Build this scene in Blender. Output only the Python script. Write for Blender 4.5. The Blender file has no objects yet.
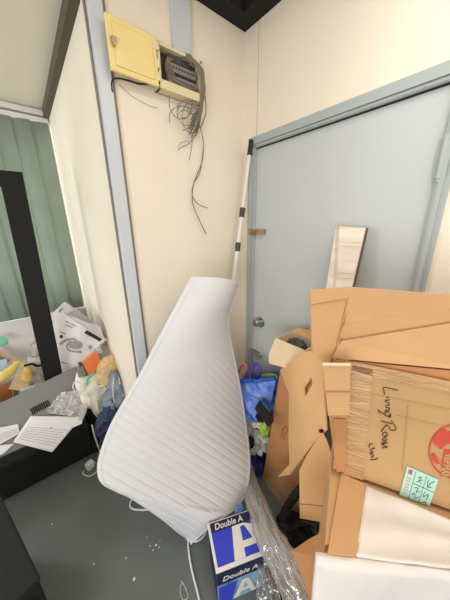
import bpy, bmesh, math, random
from mathutils import Vector as V, Matrix, noise
from mathutils.geometry import tessellate_polygon
random.seed(7)
scn = bpy.context.scene
COL = scn.collection
# ------------------------------------------------------------------ camera
F = 239.16
CAM = V((-1.132, -1.187, 1.63))
yaw, pit, rol = math.radians(39.192), math.radians(17.193), math.radians(-0.845)
fw = V((math.sin(yaw)*math.cos(pit), math.cos(yaw)*math.cos(pit), -math.sin(pit)))
r0 = V((math.cos(yaw), -math.sin(yaw), 0)); u0 = r0.cross(fw)
rt = r0*math.cos(rol)+u0*math.sin(rol); up = -r0*math.sin(rol)+u0*math.cos(rol)
cd = bpy.data.cameras.new('camera'); cam = bpy.data.objects.new('camera', cd); COL.objects.link(cam)
mw = Matrix((rt, up, -fw)).transposed().to_4x4(); mw.translation = CAM; cam.matrix_world = mw
cd.sensor_fit = 'VERTICAL'; cd.sensor_height = 36; cd.lens = F/600*36; cd.clip_start = .02
scn.camera = cam

def ray(x, y): return fw + rt*((x-225)/F) - up*((y-300)/F)
def aX(x, y, k): r = ray(x, y); return CAM + r*((k-CAM.x)/r.x)
def aY(x, y, k): r = ray(x, y); return CAM + r*((k-CAM.y)/r.y)
def aZ(x, y, k): r = ray(x, y); return CAM + r*((k-CAM.z)/r.z)
def aP(x, y, p0, n): r = ray(x, y); return CAM + r*((p0-CAM).dot(n)/r.dot(n))

# ------------------------------------------------------------------ materials
def lin(c):
    c = c/255
    return c/12.92 if c <= .04045 else ((c+.055)/1.055)**2.4
def rgb(c): return (lin(c[0]), lin(c[1]), lin(c[2]), 1)
def mat(name, c, rough=.6, var=0.0, scale=6, bump=0.0, bscale=40, metal=0, stretch=None, c2=None, alpha=1, trans=0):
    m = bpy.data.materials.new(name); m.use_nodes = True
    nt = m.node_tree; b = nt.nodes['Principled BSDF']; N = nt.nodes.new; L = nt.links.new
    b.inputs['Base Color'].default_value = rgb(c); b.inputs['Roughness'].default_value = rough
    b.inputs['Metallic'].default_value = metal
    if trans: b.inputs['Transmission Weight'].default_value = trans
    if alpha < 1: b.inputs['Alpha'].default_value = alpha
    tc = N('ShaderNodeTexCoord'); mp = N('ShaderNodeMapping'); L(tc.outputs['Object'], mp.inputs['Vector'])
    if stretch: mp.inputs['Scale'].default_value = stretch
    if var or c2:
        n = N('ShaderNodeTexNoise'); n.inputs['Scale'].default_value = scale; n.inputs['Detail'].default_value = 4
        L(mp.outputs[0], n.inputs['Vector'])
        r = N('ShaderNodeValToRGB'); e = r.color_ramp.elements
        if c2: e[0].color = rgb(c2); e[1].color = rgb(c)
        else:
            e[0].color = tuple(v*(1-var) for v in rgb(c)[:3])+(1,); e[1].color = tuple(min(1, v*(1+var)) for v in rgb(c)[:3])+(1,)
        e[0].position = .35; e[1].position = .65
        L(n.outputs['Fac'], r.inputs['Fac']); L(r.outputs[0], b.inputs['Base Color'])
    if bump:
        n2 = N('ShaderNodeTexNoise'); n2.inputs['Scale'].default_value = bscale; n2.inputs['Detail'].default_value = 3
        L(mp.outputs[0], n2.inputs['Vector'])
        bp = N('ShaderNodeBump'); bp.inputs['Strength'].default_value = bump; bp.inputs['Distance'].default_value = .01
        L(n2.outputs['Fac'], bp.inputs['Height']); L(bp.outputs[0], b.inputs['Normal'])
    return m
M = dict(
 wall=mat('cream wall paint', (236, 225, 206), .75, .02, 2, .05, 60),
 wall_white=mat('white wall paint', (238, 236, 232), .7, .02, 2),
 ceil=mat('ceiling board', (226, 216, 198), .8, .02, 3),
 cornice=mat('black cornice', (7, 7, 7), .8),
 cornice_brown=mat('brown grey cornice', (84, 72, 54), .6),
 floor=mat('grey vinyl floor', (106, 113, 111), .5, .08, 3, .04, 80),
 doorp=mat('blue grey door paint', (192, 197, 195), .5, .02, 2),
 framep=mat('blue grey frame paint', (168, 177, 175), .45),
 gap=mat('dark gap', (25, 24, 22), .8),
 steel=mat('steel', (190, 188, 182), .25, metal=1),
 brass=mat('aged brass', (168, 148, 120), .4, metal=.5),
 trunk=mat('pale grey plastic trunking', (200, 205, 211), .35),
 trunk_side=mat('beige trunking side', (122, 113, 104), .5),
 boxy=mat('yellowed cream enamel', (236, 212, 142), .4, .03, 5),
 boxcream=mat('cream plastic', (222, 208, 168), .5),
 dark=mat('dark grey plastic', (66, 62, 60), .5),
 midgrey=mat('mid grey plastic', (128, 122, 118), .45),
 wire=mat('grey cable', (118, 108, 96), .5),
 wireb=mat('black cable', (28, 26, 24), .5),
 wirew=mat('white cable', (228, 226, 220), .4),
 black=mat('black laminate', (6, 6, 6), .75),
 blackf=mat('black fabric', (18, 18, 19), .85, bump=.3, bscale=90),
 white=mat('white plastic', (236, 236, 232), .35),
 paper=mat('white paper', (238, 236, 236), .8, .02, 8),
 ink=mat('grey print ink', (150, 148, 150), .8),
 inkd=mat('black marker ink', (58, 42, 30), .7),
 mat_=mat('white quilted foam', (214, 214, 217), .6, .015, 10),
 card=mat('cardboard', (205, 160, 113), .8, .04, 7, .05, 50),
 card2=mat('brown cardboard', (188, 132, 84), .8, .05, 7, .05, 50),
 card3=mat('tan cardboard', (192, 154, 104), .8, .05, 5, .06, 30),
 carddark=mat('cardboard crease', (176, 126, 80), .85),
 cardin=mat('pale carton board', (226, 202, 168), .8, .03, 8),
 tape=mat('brown packing tape', (190, 150, 104), .28, .12, 9, .5, 25, stretch=(1, 1, 5)),
 foam=mat('white foam sheet', (228, 221, 215), .7, .02, 6, .12, 14),
 plank=mat('pale marbled board', (240, 230, 214), .5, c2=(226, 212, 192), scale=7, stretch=(1, 1, 5)),
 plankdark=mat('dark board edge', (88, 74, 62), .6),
 cardlight=mat('pale inner cardboard', (226, 178, 124), .8, .04, 7, .05, 50), bline=mat('board line', (186, 144, 96), .85), groove=mat('board groove', (190, 168, 142), .7),
 aablue=mat('carton blue', (54, 66, 206), .4, .05, 14),
 aanavy=mat('carton navy', (22, 26, 74), .4),
 aapale=mat('carton pale blue', (150, 190, 214), .45, c2=(70, 104, 160), scale=9),
 aawhite=mat('carton white', (236, 232, 222), .5),
 bagblue=mat('blue woven plastic', (48, 92, 214), .3, c2=(140, 176, 240), scale=16, bump=.8, bscale=22),
 bagtop=mat('blue binding', (36, 90, 190), .5),
 pink=mat('pink plastic', (236, 120, 140), .4), purple=mat('purple webbing', (92, 72, 190), .5),
 lime=mat('lime fabric', (172, 204, 84), .7, bump=.3), navy=mat('navy fabric', (34, 52, 112), .8, .2, 12, .5, 25),
 clothw=mat('white grey patterned cloth', (228, 226, 222), .8, c2=(158, 155, 154), scale=14, bump=.4, bscale=20),
 bagw=mat('off white cloth', (234, 226, 210), .7, .05, 8, .35, 16),
 green=mat('mint stripe', (126, 206, 166), .6), straw=mat('straw weave', (222, 192, 142), .8, .15, 50, .7, 60),
 denim=mat('grey blue denim', (128, 142, 156), .8, .2, 14, .5, 24), jeans=mat('dark blue denim', (40, 56, 88), .8, .25, 16, .5, 30),
 yellow=mat('yellow cloth', (238, 206, 112), .7, .05, 9, .4, 20), orange=mat('orange card', (232, 128, 70), .55, .05, 8),
 grey_slab=mat('grey coated steel', (132, 132, 134), .45, .03, 5), teal=mat('mint plastic', (140, 214, 190), .5),
 printbox=mat('pale grey printed carton', (222, 214, 212), .6, .03, 8), printg=mat('grey print', (150, 146, 146), .6),
 red=mat('red print', (206, 74, 60), .7), mint=mat('mint label paper', (178, 222, 206), .6), labelred=mat('label red', (214, 70, 80), .6),
 blind=mat('green blind vane', (172, 186, 170), .7, .04, 4),
 poleM=mat('white painted pole', (226, 224, 218), .35), clampM=mat('dark clamp', (70, 62, 54), .5),
 lilac=mat('pale blue print', (176, 196, 232), .5), rose=mat('rose print', (210, 150, 150), .6),
)
# vertical vanes let some daylight through
def translucent_mix(m, col, fac):
    nt = m.node_tree; o = [n for n in nt.nodes if n.type == 'OUTPUT_MATERIAL'][0]
    t = nt.nodes.new('ShaderNodeBsdfTranslucent'); t.inputs[0].default_value = rgb(col)
    x = nt.nodes.new('ShaderNodeMixShader'); x.inputs[0].default_value = fac
    nt.links.new(nt.nodes['Principled BSDF'].outputs[0], x.inputs[1]); nt.links.new(t.outputs[0], x.inputs[2]); nt.links.new(x.outputs[0], o.inputs[0])
translucent_mix(M['blind'], (186, 202, 190), .28)
def film_mat(name, tint, dens, gloss=.5, bump=.4):
    m = bpy.data.materials.new(name); m.use_nodes = True; nt = m.node_tree; N = nt.nodes.new; L = nt.links.new
    o = [n for n in nt.nodes if n.type == 'OUTPUT_MATERIAL'][0]; nt.nodes.remove(nt.nodes['Principled BSDF'])
    tc = N('ShaderNodeTexCoord'); n = N('ShaderNodeTexNoise'); n.inputs['Scale'].default_value = 30; b = N('ShaderNodeBump')
    b.inputs['Strength'].default_value = bump; b.inputs['Distance'].default_value = .01
    L(tc.outputs['Object'], n.inputs['Vector']); L(n.outputs['Fac'], b.inputs['Height'])
    df = N('ShaderNodeBsdfDiffuse'); df.inputs[0].default_value = rgb(tint)
    gl = N('ShaderNodeBsdfGlossy'); gl.inputs['Roughness'].default_value = .14; gl.inputs[0].default_value = (.95, .95, .95, 1)
    L(b.outputs[0], df.inputs['Normal']); L(b.outputs[0], gl.inputs['Normal'])
    a = N('ShaderNodeMixShader'); a.inputs[0].default_value = gloss; L(df.outputs[0], a.inputs[1]); L(gl.outputs[0], a.inputs[2])
    t = N('ShaderNodeBsdfTransparent'); x = N('ShaderNodeMixShader')
    lw = N('ShaderNodeLayerWeight'); lw.inputs[0].default_value = .4; mr = N('ShaderNodeMapRange'); mr.inputs[3].default_value = dens*.7; mr.inputs[4].default_value = min(1, dens*1.6)
    L(lw.outputs['Facing'], mr.inputs[0]); L(mr.outputs[0], x.inputs[0])
    L(t.outputs[0], x.inputs[1]); L(a.outputs[0], x.inputs[2]); L(x.outputs[0], o.inputs[0])
    return m
M['film'] = film_mat('clear plastic film', (226, 220, 212), .42, .5)
M['film2'] = film_mat('clear crinkled bag', (190, 190, 186), .28, .5)
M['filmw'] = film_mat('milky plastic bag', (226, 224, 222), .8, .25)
M['glass'] = film_mat('window pane', (235, 240, 240), .06, 1, 0)

# ------------------------------------------------------------------ mesh helpers
class MB:
    def __init__(s): s.b = bmesh.new()
    def box(s, c, d, rot=None):
        mtx = Matrix.Translation(V(c)) @ (rot.to_4x4() if rot else Matrix.Identity(4)) @ Matrix.Diagonal((d[0], d[1], d[2], 1))
        bmesh.ops.create_cube(s.b, size=1, matrix=mtx); return s
    def span(s, a, b): a, b = V(a), V(b); return s.box((a+b)/2, [abs(v) for v in (b-a)])
    def hexa(s, o, ex, ey, ez):                      # box from a corner and three edges
        o = V(o); vs = [s.b.verts.new(o+ex*i+ey*j+ez*k) for i in (0, 1) for j in (0, 1) for k in (0, 1)]
        for f in ((0, 1, 3, 2), (4, 6, 7, 5), (0, 4, 5, 1), (2, 3, 7, 6), (0, 2, 6, 4), (1, 5, 7, 3)): s.b.faces.new([vs[i] for i in f])
        bmesh.ops.recalc_face_normals(s.b, faces=s.b.faces[:]); return s
    def cyl(s, a, b, r, r2=None, n=14):
        a, b = V(a), V(b); d = b-a
        q = d.to_track_quat('Z', 'Y').to_matrix().to_4x4()
        bmesh.ops.create_cone(s.b, cap_ends=True, segments=n, radius1=r, radius2=r if r2 is None else r2, depth=d.length, matrix=Matrix.Translation((a+b)/2) @ q); return s
    def tube(s, pts, r, n=8, smooth=6, closed=False):
        pts = [V(p) for p in pts]
        if smooth and len(pts) > 2:
            out = []; m = len(pts)
            for i in range(m-1):
                p0, p1, p2, p3 = pts[max(i-1, 0)], pts[i], pts[i+1], pts[min(i+2, m-1)]
                for k in range(smooth):
                    t = k/smooth
                    out.append(.5*((2*p1)+(p2-p0)*t+(2*p0-5*p1+4*p2-p3)*t*t+(3*p1-p0-3*p2+p3)*t**3))
            out.append(pts[-1]); pts = out
        rings = []; m = len(pts); prev = None
        for i, p in enumerate(pts):
            d = (pts[min(i+1, m-1)]-pts[max(i-1, 0)])
            d = d.normalized() if d.length > 1e-9 else V((0, 0, 1))
            a = (prev - d*prev.dot(d)) if prev else d.orthogonal()
            if a.length < 1e-6: a = d.orthogonal()
            a.normalize(); prev = a; c = d.cross(a)
            rr = r(i/(m-1)) if callable(r) else r
            rings.append([s.b.verts.new(p+(a*math.cos(2*math.pi*k/n)+c*math.sin(2*math.pi*k/n))*rr) for k in range(n)])
        for i in range(m-1):
            for k in range(n): s.b.faces.new((rings[i][k], rings[i][(k+1) % n], rings[i+1][(k+1) % n], rings[i+1][k]))
        s.b.faces.new(rings[0][::-1]); s.b.faces.new(rings[-1]); return s
    def poly(s, outer, t, holes=(), n=None):         # sheet of board with thickness
        loops = [[V(p) for p in outer]]+[[V(p) for p in h] for h in holes]
        P = [p for l in loops for p in l]
        if n is None:
            n = V((0, 0, 0)); l = loops[0]
            for i in range(len(l)): n += (l[i]-l[0]).cross(l[(i+1) % len(l)]-l[0])
            n.normalize()
        tri = tessellate_polygon(loops)
        va = [s.b.verts.new(p+n*t/2) for p in P]; vb = [s.b.verts.new(p-n*t/2) for p in P]
        for a, b, c in tri:
            try: s.b.faces.new((va[a], va[b], va[c])); s.b.faces.new((vb[c], vb[b], vb[a]))
            except ValueError: pass
        k = 0
        for l in loops:
            for i in range(len(l)):
                a, b = k+i, k+(i+1) % len(l)
                s.b.faces.new((va[a], va[b], vb[b], vb[a]))
            k += len(l)
        bmesh.ops.recalc_face_normals(s.b, faces=s.b.faces[:]); return s
    def grid(s, fn, nu, nv, t=0.0):                  # surface with thickness
        g = [[fn(i/nu, j/nv) for i in range(nu+1)] for j in range(nv+1)]
        va = [[s.b.verts.new(p) for p in row] for row in g]
        for j in range(nv):
            for i in range(nu): s.b.faces.new((va[j][i], va[j][i+1], va[j+1][i+1], va[j+1][i]))
        if t:
            bmesh.ops.recalc_face_normals(s.b, faces=s.b.faces[:])
            bmesh.ops.solidify(s.b, geom=s.b.faces[:], thickness=t)
        return s
    def build(s, name, m, parent=None, bevel=0, smooth=False):
        if bevel:
            bmesh.ops.bevel(s.b, geom=[e for e in s.b.edges if len(e.link_faces) == 2 and e.calc_face_angle(0) > .6], offset=bevel, segments=2, affect='EDGES', profile=.5)
        me = bpy.data.meshes.new(name); s.b.to_mesh(me); s.b.free()
        me.materials.append(M[m] if isinstance(m, str) else m)
        if smooth:
            for p in me.polygons: p.use_smooth = True
        o = bpy.data.objects.new(name, me); COL.objects.link(o)
        if parent:
            o.parent = parent; o.matrix_parent_inverse = Matrix.Translation(-parent.location)
        return o
def tag(o, label, cat, group=None):
    o['label'] = label; o['category'] = cat
    if group: o['group'] = group
    return o
def thing(name, loc, label, cat, group=None):
    o = bpy.data.objects.new(name, None); COL.objects.link(o); o.location = V(loc); o.empty_display_size = .05
    return tag(o, label, cat, group)
def struct(name, mb, m, parent=None, **k):
    o = mb.build(name, m, parent, **k)
    if not parent: o['kind'] = 'structure'
    return o
def blob(c, rx, ry, rz, amp=.25, freq=3, seed=0, sub=4, flat=True):
    mb = MB(); bmesh.ops.create_icosphere(mb.b, subdivisions=sub, radius=1)
    for v in mb.b.verts:
        p = v.co.copy(); q = p*freq+V((seed*7.3, seed*3.1, seed*1.7))
        d = 1+amp*(noise.noise(q)+.5*noise.noise(q*2.3))
        w = 1-abs(noise.noise(q*1.6+V((9, 9, 9))))*amp*.9
        p = p*d*w
        if flat and p.z < -.7: p.z = -.7
        v.co = V(c)+V((p.x*rx, p.y*ry, p.z*rz))
    return mb
def crumple(a, b, c, d, amp, freq, t=.003, seed=0, nu=26, nv=26):
    a, b, c, d = map(V, (a, b, c, d)); n = (b-a).cross(d-a).normalized()
    def fn(u, v):
        p = a*(1-u)*(1-v)+b*u*(1-v)+c*u*v+d*(1-u)*v
        q = p*freq+V((seed, seed*2, seed*3))
        return p+n*amp*(noise.noise(q)+.6*(1-2*abs(noise.noise(q*1.9))))
    return MB().grid(fn, nu, nv, t)
def text(body, size, o, ex, ey, m, name, parent, shear=0, bold=0.0):
    cu = bpy.data.curves.new(name, 'FONT'); cu.body = body; cu.size = size; cu.shear = shear; cu.extrude = .0004; cu.offset = bold
    to = bpy.data.objects.new('tmp', cu); COL.objects.link(to); bpy.context.view_layer.update()
    me = bpy.data.meshes.new_from_object(to.evaluated_get(bpy.context.evaluated_depsgraph_get()))
    bpy.data.objects.remove(to)
    ex, ey = ex.normalized(), ey.normalized(); ez = ex.cross(ey)
    mx = Matrix((ex, ey, ez)).transposed().to_4x4(); mx.translation = V(o); me.transform(mx)
    me.materials.clear(); me.materials.append(M[m]); me.name = name
    ob = bpy.data.objects.new(name, me); COL.objects.link(ob); ob.parent = parent
    if parent: ob.matrix_parent_inverse = Matrix.Translation(-parent.location if parent.type == 'EMPTY' else V((0, 0, 0)))
    return ob
def sub(mb, name, m, part, **k):                     # sub-part: parent is a mesh part
    o = mb.build(name, m, None, **k); o.parent = part; o.matrix_parent_inverse = Matrix.Identity(4)
    return o
Z = V((0, 0, 1))

# ================================================================== THE ROOM
H, HL, WY, SX = 2.66, 2.49, 1.40, -0.79         # ceiling, low ceiling, window wall, side wall
struct('floor', MB().span((-3.6, -3.2, -.06), (.12, 1.52, 0)), 'floor')
struct('wall_back', MB().span((SX, 0, 0), (.12, .12, H)), 'wall')
wr = MB()                                        # door wall with its opening
DY0, DY1, DT = -.1035, -.951, 2.052              # door leaf sides and top
wr.span((0, 0, 0), (.12, DY0+.005, H)).span((0, DY1-.005, 0), (.12, -3.2, H)).span((0, DY0, DT+.005), (.12, DY1, H))
struct('wall_right', wr, 'wall')
struct('wall_side', MB().span((SX, .12, 0), (SX+.12, WY+.12, HL)), 'wall')
ww = MB().span((-3.6, WY, 0), (SX, WY+.12, .90)).span((-3.6, WY, 2.42), (SX, WY+.12, HL)).span((-3.6, WY, .9), (-3.1, WY+.12, 2.42))
struct('wall_window', ww, 'wall_white')
struct('ceiling', MB().span((-3.6, -3.2, H), (.12, .12, H+.06)), 'ceil')
struct('ceiling_low', MB().span((-3.6, .0, HL), (SX+.12, WY+.12, HL+.06)).span((-3.6, 0, HL), (SX, .06, H)), 'ceil')
_c = aZ(244, 12.5, 2.612); cw, cb = -(_c.x+_c.y)/2, 2.612
struct('trim_1', MB().span((SX, -cw, cb), (0, 0, H)), 'cornice')
struct('trim_2', MB().span((-cw, -3.2, cb), (0, -cw, H)), 'cornice')
struct('trim_3', MB().span((SX-.034, .06, 2.436), (SX, WY-.05, HL)), 'cornice_brown')
# window with pane, frame, white reveal and head track
w = struct('window_1', MB().span((-3.1, WY+.075, .9), (SX-.03, WY+.08, 2.42)), 'glass')
sub(MB().span((-3.1, WY+.05, .88), (SX, WY+.11, .93)).span((-3.1, WY+.05, 2.38), (SX, WY+.11, 2.42)).span((SX-.035, WY+.02, .9), (SX, WY+.11, 2.42))
    .span((-1.98, WY+.05, .9), (-1.93, WY+.11, 2.42)), 'window_frame', 'white', w)
sub(MB().span((-3.1, WY-.02, .875), (SX, WY+.05, .90)), 'window_sill', 'white', w)
bl = thing('vertical_blind', (-1.9, WY-.02, 2.4), 'pale green vertical blind covering the window behind the black frame', 'blind')
MB().span((-3.1, WY-.05, 2.405), (SX-.006, WY-.002, 2.438)).span((-3.1, WY-.062, 2.45), (SX-.006, WY-.002, 2.486)).build('head_rail', 'white', bl, bevel=.003)
k = 0; x = SX-.075
while x > -2.2:
    a = math.radians(17+5*math.sin(k*2.1)); c, s_ = math.cos(a)*.062, math.sin(a)*.062
    top = V((x, WY-.035, 2.405)); z0 = .915
    def vane(u, v, x=x, c=c, s_=s_, k=k):
        uu = u*2-1; b = .010*(1-uu*uu)
        return V((x+c*uu+.006*math.sin(k*1.7)*(1-v), WY-.035-s_*uu-b, z0+(2.405-z0)*v))
    MB().grid(vane, 8, 4, .0012).build('vane', 'blind', bl, smooth=True); x -= .108; k += 1
# door with its frame and fittings
d = struct('door_1', MB().span((.004, DY0-.003, .008), (.05, DY1+.003, DT-.006)), 'doorp')
fr = MB()
for (i, o_, dep) in ((.0, .055, .012), (.016, .034, .022), (.004, .012, .016)):
    fr.span((-dep, DY0+i-.002, 0), (.06, DY0+o_, DT+o_)); fr.span((-dep, DY1-i*.7+.002, 0), (.06, DY1-o_*.72, DT+o_))
    fr.span((-dep, DY0+i, DT+i-.002), (.06, DY1-i, DT+o_))
sub(fr, 'door_frame', 'framep', d)
sub(MB().span((-.002, DY0, DT-.007), (.03, DY1, DT)).span((0, DY1, .01), (.03, DY1+.003, DT)), 'gap', 'gap', d)
hy = aX(440, 160, 0)
hg = MB().cyl((-.018, DY1-.006, hy.z-.06), (-.018, DY1-.006, hy.z+.07), .009).span((-.012, DY1-.03, hy.z-.055), (.006, DY1+.012, hy.z+.06))
hg.cyl((-.018, DY1-.006, hy.z-.07), (-.018, DY1-.006, hy.z-.06), .006)
sub(hg, 'hinge', 'framep', d, bevel=.001)
kp = aX(259, 322, -.02)
pl = sub(MB().cyl((.004, kp.y+.005, kp.z-.01), (-.004, kp.y+.005, kp.z-.01), .036, n=24), 'knob_rose', 'steel', d, bevel=.001)
kn = MB().cyl((-.004, kp.y, kp.z), (-.03, kp.y, kp.z), .012); kn.cyl((-.03, kp.y, kp.z), (-.044, kp.y, kp.z), .018, .027, 20); kn.cyl((-.044, kp.y, kp.z), (-.066, kp.y, kp.z), .027, .020, 20)
sub(kn, 'door_knob', 'steel', d, bevel=.002, smooth=False)
q1, q2 = aX(249, 349, -.015), aX(261, 357, -.015)
bo = MB().tube([q1, (q1+q2)/2, q2], .012, n=8).cyl(q1+V((.0, .004, .004)), q1+V((.02, .004, .004)), .014)
bo.box((-.001, (q1.y+q2.y)/2, (q1.z+q2.z)/2), (.012, .05, .03)); sub(bo, 'door_bolt', 'steel', d)
h1 = aX(250, 232, -.012); h2 = aX(264, 232, -.012)
ha = MB().box((-.008, (h1.y+h2.y)/2-.004, h1.z), (.012, abs(h1.y-h2.y), .030)).box((-.018, DY0+.02, h1.z), (.014, .03, .042))
for dy in (.012, .03, .048): ha.tube([(-.014, h1.y-dy, h1.z-.014), (-.03, h1.y-dy-.004, h1.z), (-.014, h1.y-dy, h1.z+.014)], .004)
sub(ha, 'hasp', 'brass', d)

# ================================================================== ON THE BACK WALL
t = thing('cable_trunking', (SX+.03, -.01, 0), 'pale grey vertical cable trunking on the wall corner, floor to ceiling', 'cable duct')
MB().span((SX+.002, -.016, 0), (SX+.056, 0, H)).build('trunking_cover', 'trunk', t, bevel=.003)
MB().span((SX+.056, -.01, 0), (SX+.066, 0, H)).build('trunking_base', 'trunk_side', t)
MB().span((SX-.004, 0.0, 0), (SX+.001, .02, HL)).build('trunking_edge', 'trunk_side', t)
a, b = aY(171, 0, -.02).x, aY(190, 0, -.02).x
tag(MB().span((a, -.022, aY(160, 41, -.055).z+.003), (b, 0, 2.60)).build('trunking_drop', 'trunk', bevel=.003), 'short white trunking running from the meter box up to the ceiling', 'cable duct')
_b = aY(160, 87, -.055); BL, BR, BB, BT = _b.x, aY(202, 64, -.055).x, _b.z, aY(160, 41, -.055).z
e = thing('meter_box', (BL, 0, BB), 'yellowed open electrical box high on the back wall, door swung left', 'electrical box')
mb = MB().span((BL, -.055, BB), (BL+.012, 0, BT)).span((BR-.012, -.055, BB), (BR, 0, BT)).span((BL, -.055, BT-.012), (BR, 0, BT)).span((BL, -.055, BB), (BR, 0, BB+.014)).span((BL, -.008, BB), (BR, 0, BT))
mb.span((BL, -.06, BB-.004), (BR, -.052, BB+.03)); mb.build('box_body', 'boxcream', e, bevel=.002)
MB().span((BL+.012, -.012, BB+.03), (BR-.012, -.009, BT-.012)).build('back_plate', 'dark', e)
for z in (BB+.052, BB+.096):
    tb = MB().span((BL+.05, -.046, z-.016), (BR-.03, -.012, z+.016)).build('terminal_block', 'midgrey', e, bevel=.003)
    s2 = MB()
    for i in range(9): s2.cyl((BL+.062+i*.0145, -.048, z), (BL+.062+i*.0145, -.043, z), .0045, n=8)
    sub(s2, 'screws', 'dark', tb)
MB().span((BL+.055, -.04, BT-.042), (BR-.06, -.012, BT-.02)).build('fuse_strip', 'dark', e, bevel=.002)
for z in (BB+.03, BB+.075, BT-.025): MB().cyl((BL-.002, -.06, z-.014), (BL-.002, -.06, z+.014), .007).build('hinge', 'boxcream', e)
dm = MB().span((aY(107, 40, -.056).x, -.062, BB-.004), (BL-.006, -.05, BT+.005)).build('box_door', 'boxy', e, bevel=.004)
sub(MB().span((aY(107, 40, -.056).x+.02, -.066, BB+.014), (BL-.022, -.061, BT-.014)), 'door_panel', 'boxy', dm, bevel=.003)
lt = aY(114, 41, -.07); lm = MB().poly([lt+V((-.010, 0, .012)), lt+V((.010, 0, .014)), lt+V((.007, 0, -.004)), lt+V((.002, 0, -.016)), lt+V((-.005, 0, -.014))], .010, n=V((0, -1, 0)))
sub(lm, 'latch', 'brass', dm)
cb_ = thing('cable_bundle', (-.33, -.05, 2.3), 'tangle of loose grey cables spilling out of the open electrical box', 'cables')
def W(pts, y=-.06): return [aY(px, py, y if len(q) == 0 else q[0]) for (px, py, *q) in pts]
def wire(pts, r=.0028, m='wire', y=-.06, nm='cable'): return MB().tube(W(pts, y), r, n=6).build(nm, m, cb_, smooth=True)
rnd = random.Random(3)
for i in range(11):                              # sheaf arching over the right side of the box
    o = rnd.uniform(-3, 3); p = rnd.uniform(-3, 3)
    wire([(176+i*1.4, 56+rnd.uniform(-2, 3), -.03), (189+o*.4, 57+rnd.uniform(-3, 3), -.06), (198+i*.45, 70+o, -.075), (203+p*.6, 84, -.075), (202+p*.5, 100, -.065), (198+o, 112+i*1.2, -.05), (193+o*1.6, 120+i*1.8, -.03)], rnd.choice((.0024, .003, .0034)))
for i in range(5): wire([(170+i*2, 52+i*2, -.03), (166+i, 62, -.045), (168+i*3, 76+i*2, -.05), (180+i*4, 82+i*2, -.05)], .0026)
for i in range(9):                               # loops under the box
    cx_, cy_ = 186+rnd.uniform(-9, 7), 107+rnd.uniform(-8, 12); rx_, ry_ = rnd.uniform(6, 14), rnd.uniform(8, 19); ph = rnd.uniform(0, 6)
    wire([(cx_+rx_*math.cos(ph+k*.72), cy_+ry_*math.sin(ph+k*.72), -.04-.004*k) for k in range(rnd.randint(5, 8))], .0016)
wire([(203, 98), (202, 112, -.05), (198, 122, -.04), (201, 130, -.03), (203.5, 145, -.02), (202, 162, -.02), (196, 177, -.02), (193, 187, -.02), (192.5, 202, -.02), (197, 215, -.02), (206, 234, -.02)], .0026)
wire([(205, 96), (206, 112, -.05), (203, 122, -.03), (201, 127, -.03)], .0028)
wire([(203.3, 150, -.022), (200, 172, -.022), (193.5, 184, -.022), (192.5, 196, -.022), (198, 204, -.022), (207.5, 208, -.022)], .0022)
wire([(194, 122, -.03), (196, 134, -.02), (188, 144, -.02), (182, 147, -.02), (178, 150, -.02)], .0015)
wire([(190, 124, -.03), (192, 140, -.02), (191, 152, -.02), (189, 160, -.02)], .0015)
wire([(188, 141, -.02), (181, 143, -.02), (178, 147, -.02)], .0012)
tag(MB().tube(W([(160, 83, -.06), (152, 83.5, -.03), (140, 84, -.012), (130, 81, -.012), (120, 78.5, -.012), (114, 79, -.014), (111.5, 83, -.016), (112.5, 92, -.016)]), .003, n=8).build('power_cable', 'wireb', smooth=True), 'black cable running along the wall from the meter box to the corner trunking', 'cable')
tag(MB().tube(W([(119, 84), (132, 96), (148, 105), (158, 108)], -.006), .0008, n=6).build('thin_wire', 'wire', smooth=True), 'hair thin grey wire sagging on the wall under the black cable', 'wire')
# pole in the corner
p1, p2 = V((-.028, -.088, 2.09)), aY(233, 285, -.085)
foot = p1+(p2-p1)*((p1.z-.01)/(p1.z-p2.z)); ax = (foot-p1)
pt = lambda y: min((p1+ax*(i/400) for i in range(401)), key=lambda q: abs(300-F*(q-CAM).dot(up)/(q-CAM).dot(fw)-y))
po = thing('telescopic_pole', foot, 'white telescopic pole leaning in the corner beside the door', 'pole')
MB().cyl(pt(154), pt(212), .0095).build('upper_tube', 'poleM', po, smooth=False)
MB().cyl(pt(212), pt(246), .0115).build('middle_tube', 'poleM', po)
MB().cyl(pt(246), foot, .0135).build('lower_tube', 'poleM', po)
MB().cyl(pt(139.5), pt(155), .0125, .014).build('end_cap', 'wireb', po, bevel=.002)
for y0, y1 in ((208, 217), (242, 251)): MB().cyl(pt(y0), pt(y1), .0165).build('clamp', 'clampM', po, bevel=.002)
mk = aY(235, 375, -.004); tag(MB().cyl(mk+V((0, .004, 0)), mk+V((0, -.012, 0)), .012).build('wall_plug', 'dark'), 'small dark peg in the wall beside the mat', 'peg')

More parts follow.
